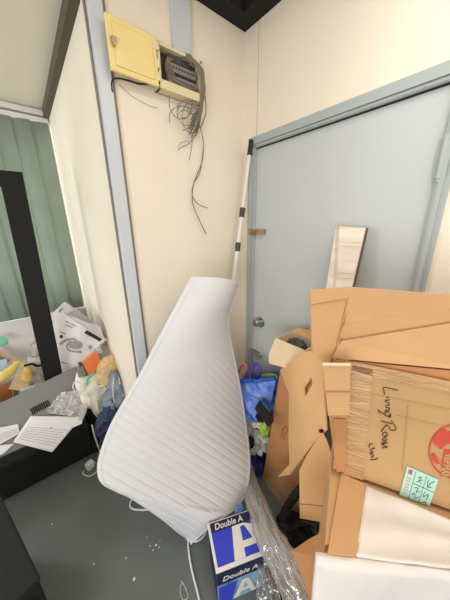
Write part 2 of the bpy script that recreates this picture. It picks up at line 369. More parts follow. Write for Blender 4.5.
# ================================================================== QUILTED MAT
LS = [(191, 277, -.22), (179, 299, -.22), (166, 322, -.2), (152, 348, -.19), (138, 375, -.18), (124, 398, -.18), (110, 423, -.2), (100, 450, -.22), (97, 468, -.24), (101, 482, -.27), (115, 491, -.30), (131, 499, -.33), (160, 519, -.38), (178, 534, -.41), (188, 541, -.43)]
RS = [(235, 288, -.16), (231, 305, -.18), (229, 322, -.2), (233, 345, -.22), (239, 375, -.27), (244, 405, -.31), (248, 435, -.38), (250, 458, -.45), (249, 478, -.48), (244, 496, -.505), (236, 507, -.518), (226, 514, -.522), (211, 525, -.495), (199, 536, -.457), (191, 542, -.43)]
def curve(pts):
    P = [aY(*p) for p in pts]
    def f(t):
        x = t*(len(P)-1); i = min(int(x), len(P)-2); s = x-i
        p0, p1, p2, p3 = P[max(i-1, 0)], P[i], P[i+1], P[min(i+2, len(P)-1)]
        return .5*((2*p1)+(p2-p0)*s+(2*p0-5*p1+4*p2-p3)*s*s+(3*p1-p0-3*p2+p3)*s**3)
    return f
fl, frr = curve(LS), curve(RS)
dn = (aY(120, 400, -.30)-aY(205, 455, -.42)).normalized(); sn = V((-.45, -.78, .42)).normalized(); qn = dn.cross((CAM-aY(175, 420, -.4)).normalized()).normalized()
def sheet(u, v):                                 # front face of the mat
    a, b = fl(v), frr(v); wdt = (b-a).length
    side = (b-a).normalized() if wdt > 1e-5 else V((1, 0, 0))
    out = (sn - side*sn.dot(side)).normalized()
    p = a.lerp(b, u); bul = min(.11, wdt*.32)*(1-abs(2*u-1)**2.2)*max(0, 1-v)**1.2
    fade = min(1, v*6)
    p = p+out*bul+out*.012*math.sin(u*5+v*4)*fade
    edge = min(u, 1-u)*wdt
    s = (p.dot(qn)/.034) % 1.0
    g = -.0042*max(0, 1-abs(s-.5)/.16)*min(1, .25+max(0, v-.12)*4)*min(1, edge/.025)*min(1, max(0, (v-.015)*40))
    g += .004*max(0, 1-((edge-.012)/.006)**2)                      # piped border
    ret = max(0, 1-v*2.2)
    th = (.012+.055*ret*math.sin(math.pi*u)**.5)*min(1, edge/.012+.15)
    return p+out*g, a.lerp(b, u)+out*(bul+.012*math.sin(u*5+v*4)*fade)-out*th
m_ = MB(); nu, nv = 150, 340; prev = None
for j in range(nv+1):
    fr_row = [sheet(i/nu, j/nv) for i in range(nu+1)]
    ring = [m_.b.verts.new(q[0]) for q in fr_row]+[m_.b.verts.new(fr_row[i][1]) for i in range(nu-3, 2, -3)]
    if prev:
        for k in range(len(ring)): m_.b.faces.new((prev[k], prev[(k+1) % len(ring)], ring[(k+1) % len(ring)], ring[k]))
    else: m_.b.faces.new(ring)
    prev = ring
m_.b.faces.new(prev[::-1]); bmesh.ops.recalc_face_normals(m_.b, faces=m_.b.faces[:])
mt = m_.build('quilted_mat', 'mat_', smooth=True)
tag(mt, 'large white quilted mat rolled at the top, leaning against the wall corner', 'mat')

# ================================================================== LEFT CORNER
kb = thing('black_cabinet', (-1.55, .7, 0), 'low black cabinet under the grey slab, papers hanging over its front', 'cabinet')
MB().span((-2.1, .515, .03), (-1.03, .86, .255)).build('carcass', 'black', kb, bevel=.004)
MB().span((-2.1, .505, .05), (-1.035, .515, .25)).build('front_panel', 'black', kb, bevel=.002)
MB().span((-2.08, .535, 0), (-1.05, .84, .03)).build('plinth', 'black', kb)
kp_ = aY(15, 495, .5); MB().cyl(kp_, kp_+V((0, .012, 0)), .007).build('screw_cap', 'steel', kb)
# grey slab lying tilted on the cabinet
g1, g2, g3, g4 = aY(0, 403, .74), aY(76, 366, .80), aY(84, 421, .56), aY(0, 458, .525)
e1 = (g2-g1); g1 = g1-e1*.5; g4 = g4-(g3-g4)*.5
nrm = (g2-g1).cross(g4-g1).normalized(); nrm = nrm if nrm.z > 0 else -nrm
g4 = g4 - nrm*(g4-g1).dot(nrm); g3 = g3 - nrm*(g3-g1).dot(nrm)
gs = thing('grey_slab', g4, 'grey steel slab with vent slots lying tilted on the black cabinet', 'panel')
MB().poly([g1-nrm*.02, g2-nrm*.02, g3-nrm*.02, g4-nrm*.02], .036, n=nrm).build('slab_body', 'grey_slab', gs, bevel=.004)
ax_ = (g2-g1).normalized(); ay_ = nrm.cross(ax_)
gv = MB()
def on_slab(x, y, k=0): return aP(x, y, g1-nrm*.0, nrm)+nrm*k
va_, vb_ = on_slab(32, 411.5), on_slab(48.5, 403.0); vd = (vb_-va_)
for i in range(9):
    c = va_+vd*(i/8); rot = Matrix((ax_, ay_, nrm)).transposed()
    gv.box(c, (.007, .045, .008), rot)
gv.build('vent_slots', 'gap', gs)
# frame
fr_ = thing('black_rack', (-1.12, .9, 0), 'tall black post with a top bar standing in front of the window', 'frame')
YF = .83
a, b = aY(22.3, 172, YF), aY(63.5, 378, YF); c, dd = aY(-1, 178, YF), aY(44, 378, YF)
ext = lambda p, q: p+(q-p)*((p.z-.0)/(p.z-q.z))
b2, d2 = ext(a, b), ext(c, dd)
dep = V((0, .05, 0))
tl = c+(c-d2)*((a.z-c.z)/(c.z-d2.z))
def prism(q, m_, nm, par, bev=.003):
    q = [V(p) for p in q]; mb = MB(); vs = [mb.b.verts.new(p) for p in q]+[mb.b.verts.new(p+dep) for p in q]; n = len(q)
    mb.b.faces.new(vs[:n]); mb.b.faces.new(vs[n:][::-1])
    for i in range(n): mb.b.faces.new((vs[i], vs[i+n], vs[(i+1) % n+n], vs[(i+1) % n]))
    bmesh.ops.recalc_face_normals(mb.b, faces=mb.b.faces[:]); return mb.build(nm, m_, par, bevel=bev)
prism([tl, a, b2, d2], 'black', 'post', fr_)
lx = V((-.85, 0, 0)); prism([tl+lx-V((0, 0, .0)), tl, tl-V((0, 0, .085)), tl+lx-V((0, 0, .085))], 'black', 'top_bar', fr_)
prism([tl+lx, tl+lx+(a-tl), d2+lx+(b2-d2), d2+lx], 'black', 'post', fr_)
for o in [o for o in COL.objects if o.parent == fr_ and o.name.startswith('top_bar')]: o['label'] = 'black top bar'
# papers on the slab and cabinet
def paper(name, quad, label, lines=None, curl=.01, seed=0, mtl='paper', group=None):
    A, B, C_, D = [V(p) for p in quad]; n = (B-A).cross(D-A).normalized(); n = n if n.z > 0 else -n
    fn = lambda u, v: A*(1-u)*(1-v)+B*u*(1-v)+C_*u*v+D*(1-u)*v + n*(curl*math.sin(u*3+seed)*math.sin(v*2.6+seed*.7)+.002)
    t = thing(name, (A+B+C_+D)/4, label, 'paper', group)
    MB().grid(fn, 16, 16, .0012).build('sheet', mtl, t, smooth=True)
    if lines:
        mb = MB()
        for i in range(lines):
            v = .42+.5*i/lines
            mb.tube([fn(u, v)+n*.002 for u in (.06, .25, .45, .65, .94-.1*((i*37) % 5)/5)], .0009, n=4, smooth=3)
        mb.build('print_lines', 'ink', t)
    return t, fn, n
S_ = lambda x, y, k=.004: on_slab(x, y, k)
t_, fn_, n_ = paper('paper_sheet', (S_(31, 416.5, .01), S_(82, 417, .014), S_(52.5, 452.5, .012), S_(13.5, 442.5, .012)), 'large printed paper draped over the front edge of the grey slab', 7, .004, .4)
t_2 = MB().tube([fn_(.55, .38)+n_*.004, fn_(.57, .39)+n_*.005], .004, n=8).build('black_speck', 'gap', t_)
paper('folded_paper', (S_(76, 417, .008), S_(83, 416.5, .008), S_(82, 424, .016), S_(73, 428, .016)), 'small white folded sheet beside the large printed paper', None, .004, 1)
paper('printed_sheet', (S_(-6, 429, .006), S_(18.5, 424, .006), S_(20, 433.5, .006), S_(-4, 447, .006)), 'printed sheet at the left edge of the grey slab, behind another sheet', 6, .004, 2)
paper('loose_sheet', (S_(-8, 446, .008), S_(14.5, 444, .008), S_(4, 454, .01), S_(-8, 460, .01)), 'plain sheet hanging off the slab corner nearest the left edge', None, .004, 3)
# milky plastic bag
b0 = [S_(49, 408, .012), S_(72, 396, .03), S_(89, 398, .05), S_(84, 415, .03)]
cb4 = crumple(S_(45, 413, .014), S_(62, 393, .035), S_(93, 392, .06), S_(84, 419, .02), .026, 34, .002, 3, 40, 40)
tag(cb4.build('plastic_bag', 'filmw', smooth=True), 'crumpled translucent plastic bag lying on the grey slab beside the cloth bag', 'bag')
# small appliance carton leaning against the side wall
A, B = aY(66, 315.5, .97), aY(104.5, 340, .58); C0 = aY(66, 380, .95)
E1 = B-A; E1n = E1.normalized(); E2 = C0-B; E2n = E2.normalized(); nn = E1n.cross(E2n).normalized(); nn = nn if nn.y > 0 else -nn
A = A - E1n*.06; E1l = (B-A).length; hgt = E2.length; thk = .03
ac = thing('appliance_carton', A+E2n*hgt, 'white carton printed with a vacuum hose picture, tilted in the corner by the window', 'carton')
MB().hexa(A, E1n*E1l, E2n*hgt, nn*thk).build('carton_body', 'printbox', ac, bevel=.003)
def onA(x, y, k=.002): return aP(x, y, A, nn)-nn*k
MB().poly([onA(66, 314), onA(75, 309), onA(101, 327), onA(104, 338)], .004, n=E2n).build('lid_flap', 'printbox', ac)
MB().poly([onA(84.5, 333), onA(87, 330), onA(102.5, 339), onA(100, 341.5)], .001, n=nn).build('title_band', 'gap', ac)
hs = MB().tube([onA(x, y, .004) for x, y in ((60, 344), (65, 340.5), (71, 339), (76, 339.5), (78, 343))], .010, n=6)
hs.tube([onA(x, y, .004) for x, y in ((71, 341), (67, 346), (69, 350), (75, 351.5), (82, 352))], .009, n=6)
for v in hs.b.verts: v.co = v.co - nn*((v.co-A).dot(nn)+.002)*.9
hs.build('hose_print', 'printg', ac)
MB().poly([onA(76+5*math.cos(k*.52)*1.4, 345+4.5*math.sin(k*.52)) for k in range(12)], .001, n=nn).build('motor_print', 'printg', ac)
MB().poly([onA(88, 346.5), onA(91, 344.5), onA(93, 347.5), onA(90, 350)], .001, n=nn).build('square_print', 'printg', ac)
MB().poly([onA(61.5+1.8*math.cos(k*.6), 336.5+1.8*math.sin(k*.6)) for k in range(11)], .001, n=nn).build('round_print', 'inkd', ac)
for (x0, y0, x1, y1) in ((66, 320.5, 70, 322.5), (71, 323, 76, 325.5), (66, 324, 73, 327), (60, 331, 66, 333.5), (60, 361, 68, 363)):
    MB().poly([onA(x0, y0), onA(x1, y1), onA(x1-.5, y1+1.2), onA(x0-.5, y0+1.2)], .001, n=nn).build('print_line', 'printg', ac)
# second flat carton behind it
wc = thing('flat_carton', aY(75, 320, 1.2), 'plain pale carton standing behind the vacuum hose carton', 'carton')
a, b, c, dd = aY(50, 317, 1.30), aY(65, 302, 1.24), aY(92, 322, 1.06), aY(80, 345, 1.1)
mb = MB().poly([a, b, c, dd], .03); mb.build('carton_body', 'printbox', wc)
q = [aY(x, y, 1.22)-V((0, .025, 0)) for x, y in ((58, 311), (61, 307), (62.5, 308), (59.5, 312))]
MB().poly(q, .002).build('print_mark', 'printg', wc)
# orange box and dark holder
oa = [aY(82, 363, .50), aY(95, 351, .55), aY(102, 366, .54), aY(88, 375, .50)]
ob = thing('orange_box', oa[3], 'small orange box wedged under the tilted vacuum hose carton', 'box')
MB().poly(oa, .03).build('box_body', 'orange', ob, bevel=.003)
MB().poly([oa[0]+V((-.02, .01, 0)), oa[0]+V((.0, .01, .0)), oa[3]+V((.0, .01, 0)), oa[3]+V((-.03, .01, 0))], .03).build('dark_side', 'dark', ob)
tag(MB().poly([aY(77, 370, .50), aY(82, 364, .51), aY(86, 374, .50), aY(79, 378, .49)], .03).build('grey_case', 'midgrey', bevel=.006), 'small grey plastic case between the orange box and the cloth bag', 'case')
tag(blob(aY(99, 350, .62), .02, .05, .03, .3, 2.5, 5).build('plastic_wrap', 'filmw', smooth=True), 'small white plastic wrap tucked beside the orange box at the wall', 'wrap')
# dark base under the bags
ub = thing('black_stool', (-.93, .72, 0), 'black low stool under the cloth bags at the side wall', 'stool')
MB().span((-1.02, .60, .10), (-.83, .86, .20)).build('seat', 'blackf', ub, bevel=.012)
for xx in (-1.0, -.85):
    for yy in (.62, .84): MB().cyl((xx, yy, 0), (xx, yy, .1), .012).build('leg', 'black', ub)
# cloth bags
cbag = thing('cloth_bag', aY(95, 400, .62), 'off white cloth bag with a mint stripe lying beside the grey slab', 'bag')
def sheet_blob(pl, y, thick, m, nm, par, seed, amp=.22):
    P = [aY(px, py, y) for px, py in pl]; c = sum(P, V((0, 0, 0)))/len(P); P = [c+(q-c)*1.1 for q in P]
    mb = MB(); bmesh.ops.create_icosphere(mb.b, subdivisions=5, radius=1)
    R_ = [(p-c) for p in P]; ang = [(math.atan2(q.z, q.x), q) for q in R_]; ang.sort(key=lambda t: t[0])
    for v in mb.b.verts:
        p = v.co.copy(); th = math.atan2(p.z, p.x); pr = math.hypot(p.x, p.z)
        for i in range(len(ang)):
            a0, q0 = ang[i]; a1, q1 = ang[(i+1) % len(ang)]
            if i == len(ang)-1: a1 += 2*math.pi
            t = th if th >= ang[0][0] else th+2*math.pi
            if a0 <= t <= a1+1e-9:
                f = (t-a0)/max(a1-a0, 1e-6); rr = q0.length*(1-f)+q1.length*f; break
        pw = pr**.8 if pr > 0 else 0
        fold = (1-2*abs(noise.noise(p*2.2+V((seed*5, seed, 0)))))*amp+noise.noise(p*4+V((seed, 0, seed)))*amp*.5
        v.co = c+V((math.cos(th)*pw*rr, p.y*thick*(1+fold*1.6), math.sin(th)*pw*rr))
    return mb.build(nm, m, par, smooth=True)
sheet_blob([(79, 374), (87, 370), (97, 370), (105, 377), (110, 394), (108, 411), (99, 416), (91, 406), (83, 393), (77, 382)], .58, .07, 'bagw', 'bag_body', cbag, 1, .13)
MB().tube([aY(x, y, yy) for x, y, yy in ((99, 372, .53), (92, 374, .50), (87, 379, .50), (87, 385, .50))], .008, n=6).build('mint_stripe', 'green', cbag, smooth=True)
MB().tube([aY(x, y, .49) for x, y in ((96, 388), (104, 386), (107, 396), (104, 408), (99, 412), (97, 402))], .008, n=8).build('hem', 'bagw', cbag, smooth=True)
MB().tube([aY(x, y, .48) for x, y in ((84, 391), (76, 391), (73, 387), (75, 382), (80, 383), (84, 389))], .004, n=8).build('strap', 'bagw', cbag, smooth=True)
sb = thing('straw_bag', aY(112, 380, .5), 'beige woven straw bag against the side wall behind the jeans', 'bag')
sheet_blob([(97, 374), (104, 360), (112, 357), (119, 366), (124, 384), (120, 400), (112, 396), (106, 384)], .52, .05, 'straw', 'bag_body', sb, 4, .12)
for k in range(4): MB().tube([aY(x, y, .455) for x, y in ((100+k*3.5, 371+k*1.5), (105+k*3.5, 366+k*3), (109+k*3, 362+k*5.0))], .004, n=6).build('weave_band', 'straw', sb, smooth=True)
jn = thing('folded_jeans', aY(120, 400, .45), 'faded grey blue denim garment hanging beside the straw bag', 'garment')
sheet_blob([(113, 373), (118, 375), (125, 384), (128, 398), (125, 416), (117, 423), (111, 410), (110, 390)], .44, .05, 'denim', 'denim_body', jn, 6, .4)
for pts in (((114, 378), (113, 392), (115, 408), (119, 420)), ((119, 378), (120, 394), (121, 410)), ((124, 386), (125, 400), (122, 414))):
    MB().tube([aY(x, y, .385) for x, y in pts], .0035, n=6).build('seam', 'bagw', jn, smooth=True)
nj = thing('blue_jeans', aY(108, 430, .4), 'dark blue denim bundle low beside the quilted mat', 'garment')
sheet_blob([(110, 398), (118, 412), (116, 428), (108, 440), (100, 436), (97, 426), (104, 414)], .42, .05, 'jeans', 'denim_body', nj, 8, .45)
MB().tube([aY(x, y, .36) for x, y in ((97, 428), (104, 420), (112, 428), (106, 438))], .003, n=6).build('cord', 'wire', nj, smooth=True)
dk = tag(blob(V((-.98, .55, .085)), .09, .06, .12, .3, 2.2, 11).build('black_cloth', 'blackf', smooth=True), 'black cloth heap on the floor beside the black cabinet', 'cloth')
# adaptor and cords on the floor
ad = thing('power_adaptor', aZ(90, 467, .02), 'white plug adaptor on the floor at the end of the black cabinet', 'adaptor')
p = aZ(90, 465, .025); MB().box(p, (.05, .04, .05), Matrix.Rotation(.4, 3, 'Z')).build('adaptor_body', 'white', ad, bevel=.005)
MB().box(p+V((-.01, -.022, .0)), (.012, .004, .02), Matrix.Rotation(.4, 3, 'Z')).build('socket_holes', 'midgrey', ad)
MB().tube([p+V((.02, 0, 0)), aZ(97, 463, .02), aZ(98, 470, .008), aZ(90, 476, .006), aZ(83, 474, .006), aZ(84, 471, .006)], .0035).build('lead', 'white', ad, smooth=True)
cA = tag(MB().tube([aY(x, y, yy) for x, y, yy in ((92, 425, .44), (95, 437, .42), (100, 452, .40), (104, 462, .39))]+[aZ(104, 468, .006), aZ(98, 474, .006)], .0045).build('beige_cord', 'bagw', smooth=True), 'beige cord hanging down from the jeans to the floor', 'cord')
tag(MB().tube([aY(x, y, yy) for x, y, yy in ((105, 428, .40), (101, 440, .39), (98, 455, .385))]+[aZ(96, 466, .006)], .003).build('grey_cable', 'wire', smooth=True), 'thin grey cable crossing the beige cord beside the mat', 'cord')

# things under the window
oc = thing('brown_carton', (-1.6, 1.1, 0), 'open brown carton by the window sill, yellow cloth hanging in it', 'carton')
bx0, bx1, by0, by1, bz = -1.85, -1.425, 1.02, 1.30, .40
f_ = MB().span((bx0, by0, 0), (bx1, by0+.006, bz)).span((bx0, by1-.006, 0), (bx1, by1, bz)).span((bx0, by0, 0), (bx0+.006, by1, bz)).span((bx1-.006, by0, 0), (bx1, by1, bz)).span((bx0, by0, 0), (bx1, by1, .006))
f_.build('carton_body', 'card2', oc)
MB().poly([aY(8.5, 389, 1.02), aY(16, 373.5, 1.10), aY(32, 377.5, 1.08), aY(26, 391.5, .99)], .005).build('flap', 'cardin', oc)
yc = MB().tube([aY(x, y, 1.02+k*.006) for k, (x, y) in enumerate(((-6, 378), (4, 375), (13, 369), (20, 364), (26, 367), (28, 373), (26, 380)))], lambda t: .022+.012*math.sin(t*9), n=10)
for v in yc.b.verts: v.co += V((0, .03*noise.noise(v.co*18), .022*noise.noise(v.co*22)))
tag(yc.build('yellow_cloth', 'yellow', smooth=True), 'yellow cloth draped over the rim of the brown carton', 'cloth')
tag(MB().poly([aY(-4, 361, 1.16), aY(7, 358.5, 1.16), aY(8, 370, 1.12), aY(-4, 372, 1.12)], .02).build('white_pack', 'lilac', bevel=.004), 'pale blue white pack standing in the brown carton', 'pack')
gb = thing('grey_carton', aY(4, 365, 1.28), 'flattened grey brown board leaning on the wall under the mint container', 'board')
MB().poly([aY(-6, 346, 1.33), aY(16, 359, 1.30), aY(9, 371, 1.22), aY(-6, 372, 1.22)], .02).build('board', 'cardin', gb)
MB().poly([aY(-6, 353, 1.27), aY(9, 360, 1.265), aY(7, 364, 1.25), aY(-6, 362, 1.25)], .01).build('dark_panel', 'midgrey', gb)
tl_ = aY(1, 342, 1.30); tag(MB().cyl(tl_, tl_+V((.01, -.012, .02)), .045, .04, 24).build('food_container', 'teal', bevel=.004), 'mint green plastic container at the left edge under the window', 'lid')
for i, (q, sd, lb) in enumerate(((((28, 358), (48, 358), (48, 385), (31, 385)), 4, 'crumpled white printed paper behind the foot of the black post'), (((30, 340), (47, 336), (50, 360), (32, 356)), 9, 'crumpled grey white paper leaning on the wall behind the black post'))):
    P = [aY(x, y, 1.13+.1*i) for x, y in q]
    tag(crumple(P[0], P[1], P[2], P[3], .03, 14, .003, sd, 20, 20).build('crumpled_paper', ('paper', 'printbox')[i], smooth=True), lb, 'paper')
tag(MB().tube([aY(x, y, 1.0) for x, y in ((24, 366), (32, 364), (38, 366), (46, 363))], .010).build('black_strap', 'blackf', smooth=True), 'short black strap lying across the papers behind the post', 'strap')
tag(MB().poly([aY(36, 382, 1.0), aY(46, 379, 1.0), aY(45, 386, .97), aY(34, 387, .97)], .02).build('rose_packet', 'rose', bevel=.004), 'small rose coloured packet behind the grey slab', 'packet')
bk = thing('blue_white_book', aY(35, 395, .98), 'pale blue white booklet standing between carton and black post', 'book')
MB().poly([aY(19, 392, .99), aY(50, 381.5, 1.0), aY(51, 392, .96), aY(21, 404, .95)], .03).build('cover', 'lilac', bk, bevel=.002)
MB().poly([aY(20, 390, .98), aY(50, 379.5, .99), aY(50, 381.5, .985), aY(20, 392, .975)], .03).build('pages', 'paper', bk)
# black cabinet at the lower left edge
bc = thing('black_chest', (-1.55, -.3, 0), 'black chest filling the lower left corner of the picture', 'chest')
zt = .5; c1, c2 = aZ(4, 505, zt), aZ(38, 577, zt)
dirc = (c2-c1).normalized(); perp = V((dirc.y, -dirc.x, 0)); perp = perp if perp.x < 0 else -perp
def lp(u, w, z): return V((c2.x, c2.y, 0))-dirc*u+perp*w+V((0, 0, z))
MB().hexa(lp(0, 0, .04), -dirc*.5, perp*.5, Z*(zt-.06)).build('carcass', 'black', bc, bevel=.006)
MB().hexa(lp(-.006, -.004, zt-.02), -dirc*.512, perp*.51, Z*.02).build('top_board', 'black', bc, bevel=.006)
MB().hexa(lp(.02, .02, 0), -dirc*.46, perp*.46, Z*.04).build('plinth', 'black', bc)
MB().hexa(lp(-.010, .03, .08), dirc*-.004, perp*.42, Z*(zt-.14)).build('front_panel', 'black', bc)
hd = lp(-.02, .10, zt-.06); MB().cyl(hd, hd+perp*.08, .006).build('handle', 'brass', bc)

# ================================================================== FLOOR, CENTRE
tag(MB().tube([aZ(x, y, .007) for x, y in ((140, 492), (133, 498), (130, 505), (133, 509), (142, 510), (150, 509), (160, 505))], .0055).build('white_cable_loop', 'white', smooth=True), 'thick white cable looping out under the left edge of the mat', 'cable')
tag(MB().tube([aZ(x, y, .006) for x, y in ((188, 536), (188.5, 548), (190, 560), (193, 575), (197, 590), (200, 603), (203, 615))], .005).build('white_cable', 'white', smooth=True), 'white cable running along the floor from mat to the picture bottom', 'cable')
tag(MB().tube([aZ(x, y, .013) for x, y in ((186, 538), (191, 541), (197, 541), (203, 537), (206, 531), (204, 526))], .0048).build('cable_bend', 'white', smooth=True), 'white cable bending from the mat tip to the blue paper carton', 'cable')
tag(MB().tube([aZ(x, y, .003) for x, y in ((182, 582), (180, 590), (183, 600))]+[aZ(x, y, .003) for x, y in ((188, 596), (184, 585), (181, 581))], .0012).build('thin_string', 'wirew', smooth=True), 'thin white string lying on the floor beside the white cable', 'string')
for i, (px, py, s) in enumerate(((156, 545, .012), (159, 547, .008), (153, 550, .007), (160, 541, .006), (94, 564, .010), (134, 579, .014), (126, 558, .007), (147, 537, .006), (150, 546, .007), (52, 524, .008))):
    s *= .6; p = aZ(px, py, .002); r = random.Random(i)
    mb = MB().poly([p+V((s*math.cos(k*1.25+i)*r.uniform(.5, 1), s*math.sin(k*1.25+i)*r.uniform(.4, 1), 0)) for k in range(5)], .002, n=Z)
    tag(mb.build('paper_scrap', 'paper'), 'tiny white paper scrap lying on the bare grey floor', 'scrap', 'paper scraps on the floor')
# paper carton
zc = .245; c0, c1, c2 = aZ(206, 524, zc), aZ(216, 573, zc), aZ(266, 553, zc)
ex = (c2-c1); ex.z = 0; wC = ex.length; ex.normalize(); ey = V((-ex.y, ex.x, 0)); dC = .18
cA_ = thing('paper_carton', (c1.x, c1.y, 0), 'blue and white copy paper carton with a big letter A under the mat', 'carton')
O = V((c1.x, c1.y, 0))
MB().hexa(O+ex*.004+ey*.004, ex*(wC-.008), ey*(dC-.008), Z*(zc-.02)).build('carton_body', 'aanavy', cA_, bevel=.002)
MB().hexa(O+Z*(zc-.012), ex*wC, ey*dC, Z*.012).build('lid', 'aawhite', cA_, bevel=.002)
def T(u, v, k=.0006): return O+ex*(u*wC)+ey*(v*dC)+Z*(zc+k)
def Fp(u, v, k=.0006): return O+ex*(.004+u*(wC-.008))+ey*(.004-k)+Z*(v*(zc-.02))
tp = MB().poly([T(.05, .07), T(.97, .07), T(.97, .75), T(.05, .75)], .001, n=Z).build('lid_blue_panel', 'aablue', cA_)
MB().poly([T(.05, .75, .001), T(.97, .75, .001), T(.97, .97, .001), T(.05, .97, .001)], .001, n=Z).build('lid_navy_band', 'aanavy', cA_)
text('Double A', .036, T(.13, .795, .002), ex, ey, 'aawhite', 'lid_lettering', cA_, .15, .0004)
def bigA(f, m, nm):
    mb = MB(); mb.poly([f(.36, .02), f(.55, .02), f(.60, .22), f(.74, .22), f(.76, .36), f(.62, .36), f(.66, .62), f(.80, .62), f(.88, .22), f(.92, .02), f(1.0, .02), f(.93, .9), f(.86, 1), f(.52, 1)], .0008, n=f.n); return mb.build(nm, m, cA_)
def fa(u, v): return T(.05+.92*u, .07+.68*v, .0016)
mb = MB().poly([fa(.36, 0), fa(.60, 0), fa(.62, .26), fa(.94, .26), fa(.97, 0), fa(1, 0), fa(1, .84), fa(.74, 1), fa(.48, 1)], .0008, holes=[[fa(.635, .46), fa(.86, .46), fa(.76, .92), fa(.66, .92)]], n=Z)
mb.build('lid_letter', 'aawhite', cA_)
MB().poly([Fp(.0, .0), Fp(1, 0), Fp(1, .62), Fp(0, .62)], .001, n=-ey).build('front_picture', 'aapale', cA_)
MB().poly([Fp(.03, .0, .0012), Fp(.30, 0, .0012), Fp(.42, .56, .0012), Fp(.03, .56, .0012)], .001, n=-ey).build('front_blue_panel', 'aablue', cA_)
text('Double A', .042, Fp(.10, .72, .002), ex, Z, 'aawhite', 'front_lettering', cA_, .2, .0004)
def fb(u, v): return Fp(.34+.5*u, .02+.5*v, .002)
MB().poly([fb(0, 0), fb(.22, 0), fb(.32, .28), fb(.68, .28), fb(.78, 0), fb(1, 0), fb(.64, 1), fb(.36, 1)], .0008, holes=[[fb(.38, .46), fb(.62, .46), fb(.52, .8), fb(.48, .8)]], n=-ey).build('front_letter', 'aawhite', cA_)
tag(MB().hexa(O+ex*.15+ey*(dC+.004), ex*.04, ey*.02, Z*.275).build('teal_packet', 'aapale', bevel=.004), 'small pale blue packet between the mat edge and the paper carton', 'packet')
# film roll beside the paper carton
ctr = [aZ(x, y, z) for x, y, z in ((246, 470, .12), (252, 492, .19), (260, 515, .275), (270, 539, .335), (284, 562, .37), (296, 584, .39), (305, 606, .40))]
fm = MB().tube(ctr, lambda t: .044+.016*t, n=48, smooth=16)
fax = (ctr[4]-ctr[0]).normalized()
for v in fm.b.verts:
    q = v.co; al = q.dot(fax); pr = q-fax*al
    n_ = noise.noise(pr*46+fax*(al*7)); n2_ = noise.noise(pr*90+fax*(al*26))
    i_ = min(range(len(ctr)), key=lambda k: (ctr[k]-q).length); rad_ = (pr-(ctr[i_]-fax*ctr[i_].dot(fax))).normalized()
    v.co = q+rad_*(.016*(.5-abs(n_)*2)+.007*n2_)
fr2 = thing('plastic_film_roll', ctr[0], 'long crinkled bundle of clear plastic film slanting beside the paper carton', 'plastic film')
fm.build('film', 'film', fr2, smooth=True)
MB().tube(ctr, .022, n=12, smooth=4).build('inner_film', 'film2', fr2, smooth=True)
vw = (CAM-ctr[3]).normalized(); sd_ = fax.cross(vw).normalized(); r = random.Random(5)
for i in range(16):                              # milky fold ridges: white glints of the film painted in as thin tubes
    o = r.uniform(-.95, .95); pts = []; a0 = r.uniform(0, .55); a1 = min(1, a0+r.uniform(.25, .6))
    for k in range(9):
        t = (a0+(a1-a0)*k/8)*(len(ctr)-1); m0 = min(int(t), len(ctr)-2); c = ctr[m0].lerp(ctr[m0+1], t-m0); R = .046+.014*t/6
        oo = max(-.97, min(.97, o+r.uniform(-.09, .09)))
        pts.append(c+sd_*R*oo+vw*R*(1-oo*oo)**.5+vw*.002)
    MB().tube(pts, lambda t: .0006+.0022*math.sin(math.pi*t), n=5, smooth=3).build('fold_glint', 'filmw', fr2, smooth=True)
cs = crumple(aZ(258, 562, .20), aZ(272, 556, .22), aZ(283, 612, .10), aZ(256, 612, .06), .03, 16, .002, 6)
tag(cs.build('clear_bag', 'film2', smooth=True), 'limp clear plastic bag hanging between paper carton and film bundle', 'bag')
tag(blob(V((-.47, -.86, .06)), .10, .09, .10, .2, 2, 21).build('black_sack', 'blackf', smooth=True), 'black sack on the floor under the film bundle', 'sack')
WORLD_S, LAMP, DAY, REAR = .8, 14, 95, 42

# ================================================================== RIGHT PILE
# blue bag on a heap of fabrics
BX = -.17
bb = thing('blue_bag', aX(256, 414, BX), 'bright blue woven plastic bag with pink and purple handles beside the door', 'bag')
P = [aX(x, y, BX) for x, y in ((234, 379), (275, 378), (271, 398), (266, 418), (246, 412), (240, 396))]
def bagf(u, v):
    a, b = aX(233, 379, BX), aX(276, 378.5, BX); c, dd = aX(240, 417, BX), aX(268, 419, BX)
    p = (a*(1-v)+c*v)*(1-u)+(b*(1-v)+dd*v)*u
    o = math.sin(u*math.pi)**.6
    q = p*11+V((2, 5, 1))
    return p+V((-1, 0, 0))*(.045*o*(.4+.6*math.sin(min(1, v*1.2+.2)*1.7))+.03*(1-2*abs(noise.noise(q)))*o)
mb = MB().grid(bagf, 40, 40, 0)
def bagback(u, v): return V((min(-.03, BX+.11), bagf(u, v).y, bagf(u, v).z))
mb.grid(bagback, 10, 10, 0)
mb.build('bag_body', 'bagblue', bb, smooth=True)
MB().tube([bagf(u/10, 0)+V((-.006, 0, .006)) for u in range(11)], .013, n=8).build('bag_rim', 'bagtop', bb, smooth=True)
MB().tube([aX(x, y, BX+.02) for x, y in ((237, 380), (238.5, 372), (242, 365.5), (245.5, 365), (246, 370), (243, 379))], .009, n=8).build('pink_handle', 'pink', bb, smooth=True)
MB().tube([aX(x, y, BX+.02) for x, y in ((252, 379), (252, 370), (254, 364.5), (258, 365), (260.5, 371), (259, 378))], .009, n=8).build('purple_handle', 'purple', bb, smooth=True)
tag(MB().tube([aX(x, y, BX+.06) for x, y in ((260, 377), (267, 375.5), (274, 376), (277, 379))], .014).build('lime_strip', 'lime', smooth=True), 'lime green strip showing behind the blue bag rim', 'strip')
